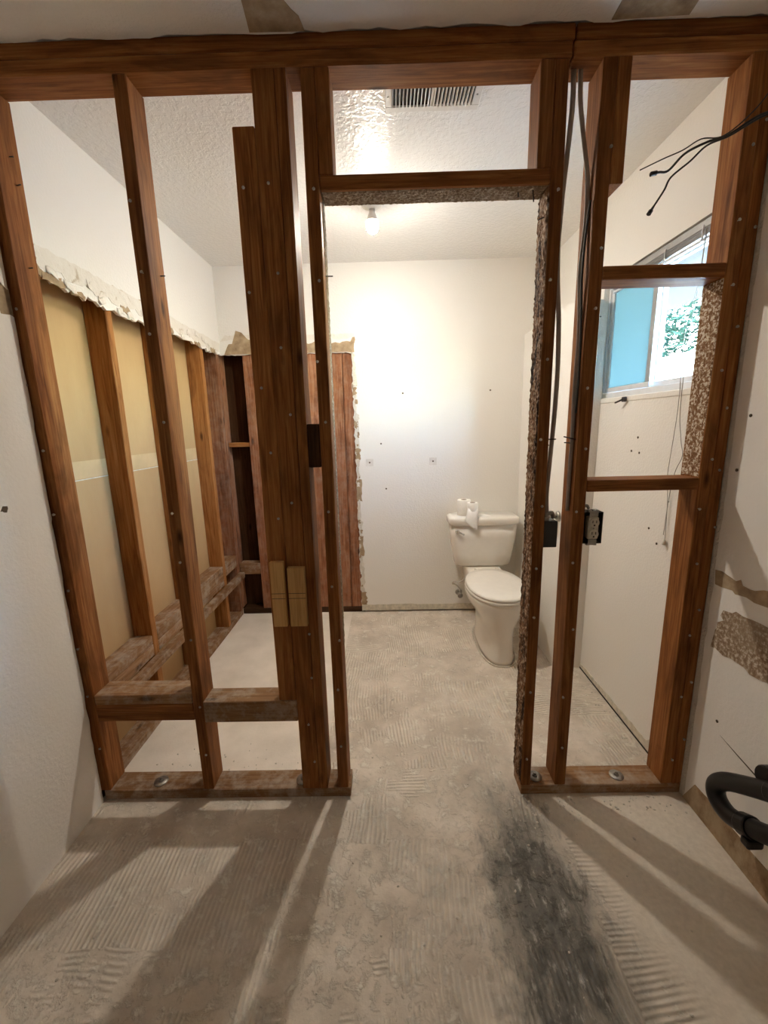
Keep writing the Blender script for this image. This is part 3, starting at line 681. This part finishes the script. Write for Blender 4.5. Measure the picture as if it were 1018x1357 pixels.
# shut-off valve and its hose
va = empty('supply_valve', loc=(.51, YD, .15)); tag(va, 'chrome water shut-off valve with flexible hose to the tank', 'valve')
lathe('escutcheon', [(.001, 0), (.026, 0), (.024, .006), (.010, .008), (.001, .008)], 'steel_dull', va, (.51, YD - .0005, .15), '-Y', 18)
tube('stub_pipe', [(.51, YD - .004, .15), (.51, YD - .06, .15)], .008, 'chrome', va, 10, 0)
lathe('valve_body', [(.001, 0), (.012, 0), (.014, .006), (.014, .03), (.010, .034), (.001, .034)], 'chrome', va, (.51, YD - .058, .135), 'Z', 14)
lathe('oval_handle', [(.001, 0), (.018, 0), (.020, .004), (.018, .009), (.001, .009)], 'steel_dull', va, (.51, YD - .072, .15), '-Y', 12)
tube('hose', [(.51, YD - .058, .165), (.505, YD - .06, .20), (.475, YD - .062, .232), (.455, YD - .064, .240), (.462, YD - .066, .252), (.50, YD - .07, .256), (.53, YD - .075, .28), (.545, YD - .08, .34), (.548, YD - .085, .413)], .006, 'chrome', va, 8, 8)
# toilet rolls on the tank
def roll(name, x, y, z, label, R=.044, Hh=.102, sheet=False):
    t = empty(name, loc=(x, y, z)); tag(t, label, 'toilet paper', 'rolls on the toilet tank')
    lathe('paper', [(.019, 0), (R - .002, 0), (R, .002), (R, Hh - .002), (R - .002, Hh), (.0192, Hh), (.0192, 0)], 'paper_tissue', t, (x, y, z), 'Z', 28, True, False)
    bm = bmesh.new()
    rg = [[Vector((a * math.cos(2 * math.pi * k / 20), a * math.sin(2 * math.pi * k / 20), b)) for k in range(20)] for a, b in ((.019, Hh + .0004), (.0176, Hh + .0004), (.0176, .001), (.019, .001))]
    loft(bm, rg, False); link('core_tube', bm, 'cardboard', t, True)
    bm = bmesh.new(); rg = [[Vector((a * math.cos(2 * math.pi * k / 16), a * math.sin(2 * math.pi * k / 16), .0015)) for k in range(16)] for a in (.0005, .0175)]
    loft(bm, rg, False); link('core_shade', bm, 'gap_dark', t)
    return t
roll('toilet_roll', .520, 2.895, .7695, 'full white toilet roll standing at the back of the tank lid', .046, .108)
t2 = roll('toilet_roll', .566, 2.820, .7695, 'slimmer white toilet roll with a loose sheet hanging over the tank', .036, .10)
bm = bmesh.new(); rows = []
for k, (y, z, x0, x1) in enumerate(((2.845, .85, .531, .60), (2.795, .83, .527, .598), (2.776, .80, .518, .597), (2.768, .775, .508, .596), (2.7665, .755, .503, .594), (2.766, .735, .52, .594), (2.767, .712, .548, .592), (2.768, .690, .578, .590))):
    rows.append([bm.verts.new(Vector((x0 + (x1 - x0) * s / 5, y - .002 * math.sin(s * 1.7 + k), z)) - t2.location) for s in range(6)])
for A, B in zip(rows, rows[1:]):
    for k in range(5): bm.faces.new((A[k], A[k + 1], B[k + 1], B[k]))
o = link('loose_sheet', bm, 'paper_tissue', t2, True); m_ = o.modifiers.new('thick', 'SOLIDIFY'); m_.thickness = .0006
tt = prism('paper_strip', [(.60, 2.80), (.70, 2.83), (.665, 2.90), (.58, 2.93), (.575, 2.87)], 2, .7697, .7712, 'paper_tissue', t2)

# holder post on the chase
hp = empty('towel_post', loc=(.93, 2.272, .885)); tag(hp, 'round metal towel bar post screwed to the chase', 'bracket')
lathe('flange', [(.001, 0), (.028, 0), (.030, .004), (.025, .012), (.010, .014), (.001, .014)], 'steel_dull', hp, (.93, 2.272, .885), '-X', 20)
lathe('post', [(.001, .012), (.009, .012), (.008, .04), (.014, .05), (.016, .06), (.010, .068), (.001, .069)], 'steel_dull', hp, (.93, 2.272, .885), '-X', 16)

# ------------------------------------------------------------------ electrical
ob = empty('outlet_box', loc=(.68, 1.39, 1.045)); tag(ob, 'metal outlet box with an ivory duplex receptacle on a stud', 'outlet')
bx = [(.6475, .712), (1.378, 1.43), (.99, 1.097)]
bm = bmesh.new()
(x0, x1), (y0, y1), (z0, z1) = bx; o_ = Vector((.68, 1.39, 1.045)); tk = .002
for a, b in (((x0, y0, z0), (x0 + tk, y1, z1)), ((x1 - tk, y0, z0), (x1, y1, z1)), ((x0, y0, z0), (x1, y1, z0 + tk)), ((x0, y0, z1 - tk), (x1, y1, z1)), ((x0, y1 - tk, z0), (x1, y1, z1))):
    bbox(bm, Vector(a) - o_, Vector(b) - o_)
link('box_shell', bm, 'box_dark', ob)
rc = box('receptacle', (.663, 1.372, 1.006), (.697, 1.40, 1.081), 'outlet_ivory', ob, .003)
for zc in (1.024, 1.063):
    pr = lathe('socket_face', [(.001, 0), (.0165, 0), (.0165, .004), (.015, .005), (.001, .005)], 'outlet_ivory', ob, (.680, 1.3725, zc), '-Y', 20)
    for dx, w, h, dz in ((-.006, .0022, .009, .004), (.006, .0022, .009, .004), (0, .005, .005, -.008)):
        q = box('slot', (.680 + dx - w / 2, 1.3668, zc + dz - h / 2), (.680 + dx + w / 2, 1.3690, zc + dz + h / 2), 'gap_dark', ob)
lathe('screw', [(.0005, 0), (.003, 0), (.002, .001), (.0005, .001)], 'steel_dull', ob, (.68, 1.3715, 1.0435), '-Y', 10)
for z0_, z1_ in ((.985, 1.004), (1.083, 1.102)):
    box('yoke_ear', (.666, 1.3745, z0_), (.694, 1.3765, z1_), 'steel_dull', ob, .0006)
for x in (.668, .692):
    box('corner_tab', (x - .006, 1.3775, 1.0975), (x + .006, 1.40, 1.1045), 'steel_dull', ob, .001)
    box('corner_tab', (x - .005, 1.3775, .983), (x + .005, 1.39, .9895), 'steel_dull', ob, .001)
tube('cable_clamp', [(.652, 1.40, 1.098), (.654, 1.40, 1.112), (.666, 1.40, 1.116), (.672, 1.40, 1.106)], .005, 'steel_dull', ob, 8, 5)

sb = empty('switch_box', loc=(.55, 1.43, 1.02)); tag(sb, 'dark grey steel switch box nailed to the door jamb stud', 'electrical box')
box('box_shell', (.5145, 1.40, .972), (.572, 1.452, 1.064), 'box_blue_grey', sb, .002)
tube('cable_clamp', [(.535, 1.425, 1.06), (.54, 1.425, 1.082), (.558, 1.425, 1.088), (.565, 1.425, 1.07)], .008, 'steel_dull', sb, 8, 5)
box('mounting_tab', (.52, 1.41, 1.064), (.545, 1.44, 1.074), 'steel_dull', sb, .001)
for x in (.525, .543, .561): box('nub', (x - .005, 1.41, .9695), (x + .005, 1.44, .9735), 'box_blue_grey', sb, .001)

c1 = tube('electric_cable', [(.543, 1.41, 2.36), (.544, 1.408, 2.28), (.538, 1.404, 2.19), (.528, 1.402, 2.06), (.523, 1.40, 1.96), (.5215, 1.40, 1.90), (.527, 1.40, 1.80), (.536, 1.40, 1.70), (.541, 1.40, 1.56), (.539, 1.40, 1.42), (.533, 1.40, 1.28), (.530, 1.405, 1.17), (.535, 1.415, 1.12), (.542, 1.425, 1.085)], .0075, 'cable_grey', None, 8, 8, .55)
tag(c1, 'grey flat electric cable bowing along the door jamb stud to the switch box', 'cable')
c2 = tube('electric_cable', [(.562, 1.41, 2.36), (.566, 1.41, 2.29), (.576, 1.408, 2.22), (.588, 1.405, 2.15), (.597, 1.402, 2.09), (.600, 1.40, 2.0), (.597, 1.40, 1.92), (.592, 1.40, 1.84), (.596, 1.40, 1.76), (.601, 1.40, 1.66), (.599, 1.40, 1.5), (.601, 1.40, 1.35), (.600, 1.40, 1.2), (.601, 1.40, 1.10)], .0070, 'cable_grey', None, 8, 8, .55)
tag(c2, 'grey electric cable looping from the top plate onto the outlet stud', 'cable')
c3 = tube('electric_cable', [(.6005, 1.38, 2.02), (.594, 1.38, 1.94), (.590, 1.38, 1.83), (.594, 1.38, 1.74), (.6, 1.38, 1.60), (.599, 1.38, 1.42)], .0035, 'cable_black', None, 7, 8)
tag(c3, 'thin dark cable beside the outlet stud, bowed away midway', 'cable')

def wire(pts, r, label, conn=None):
    t = empty('loose_wire', loc=pts[0]); tag(t, label, 'wire')
    tube('insulated_wire', pts, r, 'wire_black', t, 7, 8)
    if conn:
        e = Vector(pts[-1]); d = (e - Vector(pts[-2])).normalized()
        bm = bmesh.new(); a = e - d * .004 - t.location
        tube_bm(bm, [a, a + d * .010, a + d * .012, a + d * conn], .0, 8, True, .8, [.0035, .0045, .007, .0072])
        link('plug', bm, 'abs_black', t)
wire([(1.082, 1.284, 2.215), (1.03, 1.28, 2.175), (.965, 1.27, 2.15), (.89, 1.27, 2.108), (.845, 1.27, 2.097), (.79, 1.27, 2.072), (.752, 1.27, 2.035), (.728, 1.27, 2.031)], .0030, 'black loose wire with a stubby connector, upper of the pair', .026)
wire([(1.082, 1.262, 2.20), (1.03, 1.262, 2.165), (.965, 1.262, 2.142), (.895, 1.262, 2.105), (.84, 1.262, 2.085), (.80, 1.262, 2.05), (.755, 1.262, 2.015), (.74, 1.262, 1.985), (.715, 1.262, 1.945)], .0024, 'black loose wire drooping lowest with a narrow plug at its tip', .022)
wire([(1.082, 1.31, 2.36), (1.04, 1.305, 2.27), (.985, 1.30, 2.19), (.905, 1.295, 2.125), (.845, 1.295, 2.118), (.80, 1.295, 2.094), (.75, 1.295, 2.075), (.69, 1.295, 2.05)], .0016, 'thin dark bare ended wire above the plug wires')

# ------------------------------------------------------------------ raised mini blind
bd = empty('mini_blind', loc=(1.095, 1.85, 2.03)); tag(bd, 'raised mini blind bunched under the window head with hanging cords', 'blind')
box('headrail', (1.086, 1.49, 2.026), (1.104, 2.19, 2.052), 'alu_grey', bd, .002)
s0 = None
for i in range(7):
    if s0 is None:
        bm = bmesh.new(); bbox(bm, (-.0095, -.345, -.0007), (.0095, .345, .0007)); s0 = link('slat', bm, 'alu_grey', bd); o = s0
    else: o = s0.copy(); C.objects.link(o); o.parent = bd
    o.location = (random.Random(i).uniform(-.0015, .0015), -.01, -.0075 - i * .0034)
box('bottom_rail', (1.087, 1.495, 1.986), (1.103, 2.185, 1.996), 'alu_white', bd, .002)
for y in (1.60, 1.80, 2.05):
    tube('ladder_clip', [(1.0855, y, 2.035), (1.083, y, 2.02), (1.084, y, 2.0), (1.0865, y + .01, 1.985)], .003, 'alu_white', bd, 6, 4)
box('end_bracket', (1.085, 2.191, 2.01), (1.106, 2.215, 2.056), 'alu_white', bd, .002)
tube('pull_cord', [(1.084, 1.585, 2.02), (1.080, 1.588, 1.85), (1.076, 1.622, 1.70), (1.075, 1.612, 1.44), (1.073, 1.622, 1.25), (1.073, 1.625, 1.18), (1.074, 1.610, 1.08), (1.074, 1.60, .93)], .0012, 'cord_grey', bd, 6, 8)
tube('pull_cord', [(1.084, 1.58, 2.02), (1.080, 1.584, 1.85), (1.076, 1.598, 1.70), (1.075, 1.600, 1.44), (1.074, 1.575, 1.32), (1.073, 1.556, 1.262), (1.073, 1.585, 1.20), (1.074, 1.604, 1.10), (1.074, 1.612, .95)], .0012, 'cord_grey', bd, 6, 8)
lathe('tassel', [(.001, 0), (.007, 0), (.008, .004), (.004, .02), (.002, .026), (.0005, .026)], 'outlet_ivory', bd, (1.074, 1.602, .912), 'Z', 10)
lathe('cord_knot', [(.0005, 0), (.004, .003), (.0005, .007)], 'cord_grey', bd, (1.074, 1.605, 1.08), 'Z', 8)

# ------------------------------------------------------------------ black drain trap
tr = empty('drain_trap', loc=(1.0, 1.0, .3)); tag(tr, 'black plastic P-trap with slip nuts sticking out of the wall', 'pipe')
path = [(.99, .86, .475), (.99, .93, .435), (.99, 1.02, .375), (.99, 1.085, .325), (.99, 1.112, .283), (.99, 1.098, .248), (.99, 1.05, .240), (.99, .98, .275), (.99, .90, .325), (.99, .80, .39)]
tube('trap_bend', path, .0255, 'abs_black', tr, 20, 8)
P9 = [Vector((.99, 1.000, .2605)), Vector((.99, .966, .2835))]
def collar(a, b, R, name='slip_nut', mat='abs_black', wings=True):
    a, b = Vector(a) - tr.location, Vector(b) - tr.location; bm = bmesh.new(); d = (b - a).normalized(); m = a + d * .004
    tube_bm(bm, [a, m, b - d * .004, b], R, 20, True, 1, [R * .93, R, R, R * .93])
    o = link(name, bm, mat, tr); return o
collar((.99, 1.010, .257), (.99, .975, .278), .031)
collar((.99, .945, .427), (.99, .91, .447), .029)
bm = bmesh.new(); bbox(bm, Vector((.965, .955, .226)) - tr.location, Vector((1.01, .985, .252)) - tr.location, .006, 2); link('cleanout_lug', bm, 'abs_black', tr)
tube('stub_out', [(1.02, .985, .43), (1.05, .985, .43), (1.083, .985, .43)], .030, 'steel_dull', tr, 18, 0)
collar((1.005, .985, .43), (1.03, .985, .43), .034, 'hub', 'abs_black')

# ------------------------------------------------------------------ debris on the slab
bm = bmesh.new(); r = random.Random(31)
for i in range(420):
    k = i % 6
    if k == 0: x, y = r.gauss(.50, .05), r.gauss(1.30, .06)
    elif k == 1: x, y = r.uniform(-1.05, -.3), 1.46 + abs(r.gauss(0, .08))
    elif k == 2: x, y = r.uniform(.6, 1.05), 1.36 - abs(r.gauss(0, .05))
    elif k == 3: x, y = 1.06 - abs(r.gauss(0, .03)), r.uniform(1.47, 2.2)
    elif k == 4: x, y = r.uniform(-.25, .5), r.uniform(1.4, 2.9)
    else: x, y = r.uniform(-1.0, 1.0), r.uniform(.5, 1.33)
    if YF - .006 < y < YB + .006 and not -.165 < x < .47: continue
    s = r.uniform(.0012, .0045)
    m = Matrix.Translation((x, y, s * .35)) @ Matrix.Rotation(r.uniform(0, 6.28), 4, 'Z') @ Matrix.Diagonal((s * r.uniform(.6, 1.6), s, s * .7, 1))
    bmesh.ops.create_icosphere(bm, subdivisions=0 + 1, radius=1, matrix=m)
o = link('plaster_crumb', bm, 'chip'); tag(o, 'scattered plaster crumbs on the bare concrete slab', 'debris', kind='stuff')

# ------------------------------------------------------------------ outdoors
gd = prism('ground', [(1.31, -12), (25, -12), (25, 25), (1.31, 25)], 2, -.6, -.25, 'ground_soil'); tag(gd, 'dry soil of the yard outside the window', 'ground', kind='structure')
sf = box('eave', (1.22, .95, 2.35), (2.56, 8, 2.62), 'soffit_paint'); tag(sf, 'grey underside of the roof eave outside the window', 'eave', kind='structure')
gw = box('garden_wall', (5.0, 5.2, -.25), (5.25, 16, 2.48), 'stucco', None, .02); tag(gw, 'sunlit pale stucco garden wall seen through the window', 'garden wall')
def tree(x, y, z0, R, seed, label):
    t = empty('tree', loc=(x, y, -.25)); tag(t, label, 'tree'); rr = random.Random(seed)
    tube('trunk', [(x, y, -.25), (x + .05, y + .03, 1.2), (x, y + .1, z0)], .11, 'bark', t, 8, 5)
    bm = bmesh.new()
    for i in range(4200):
        d = Vector((rr.gauss(0, 1), rr.gauss(0, 1), rr.gauss(0, .8))).normalized() * R * rr.uniform(.35, 1) ** .5
        c = Vector((0, 0, z0 + .25 + R * .4)) + d
        u = Vector((rr.gauss(0, 1), rr.gauss(0, 1), rr.gauss(0, 1))).normalized(); w = u.orthogonal().normalized()
        L = rr.uniform(.08, .17); Wd = L * .28
        vs = [bm.verts.new(c + p) for p in (-u * L, w * Wd + u * .1 * L, u * L, -w * Wd + u * .1 * L)]
        bm.faces.new(vs)
    o = link('foliage', bm, 'leaf', t); o['kind'] = 'stuff'
tree(7.0, 7.6, 2.6, 1.15, 1, 'leafy green tree behind the garden wall, denser crown')
tree(7.6, 10.6, 2.7, 1.5, 2, 'wide leafy tree further along the garden wall')
tree(7.6, 4.9, 2.8, 1.2, 3, 'smaller leafy tree behind the near end of the garden wall')
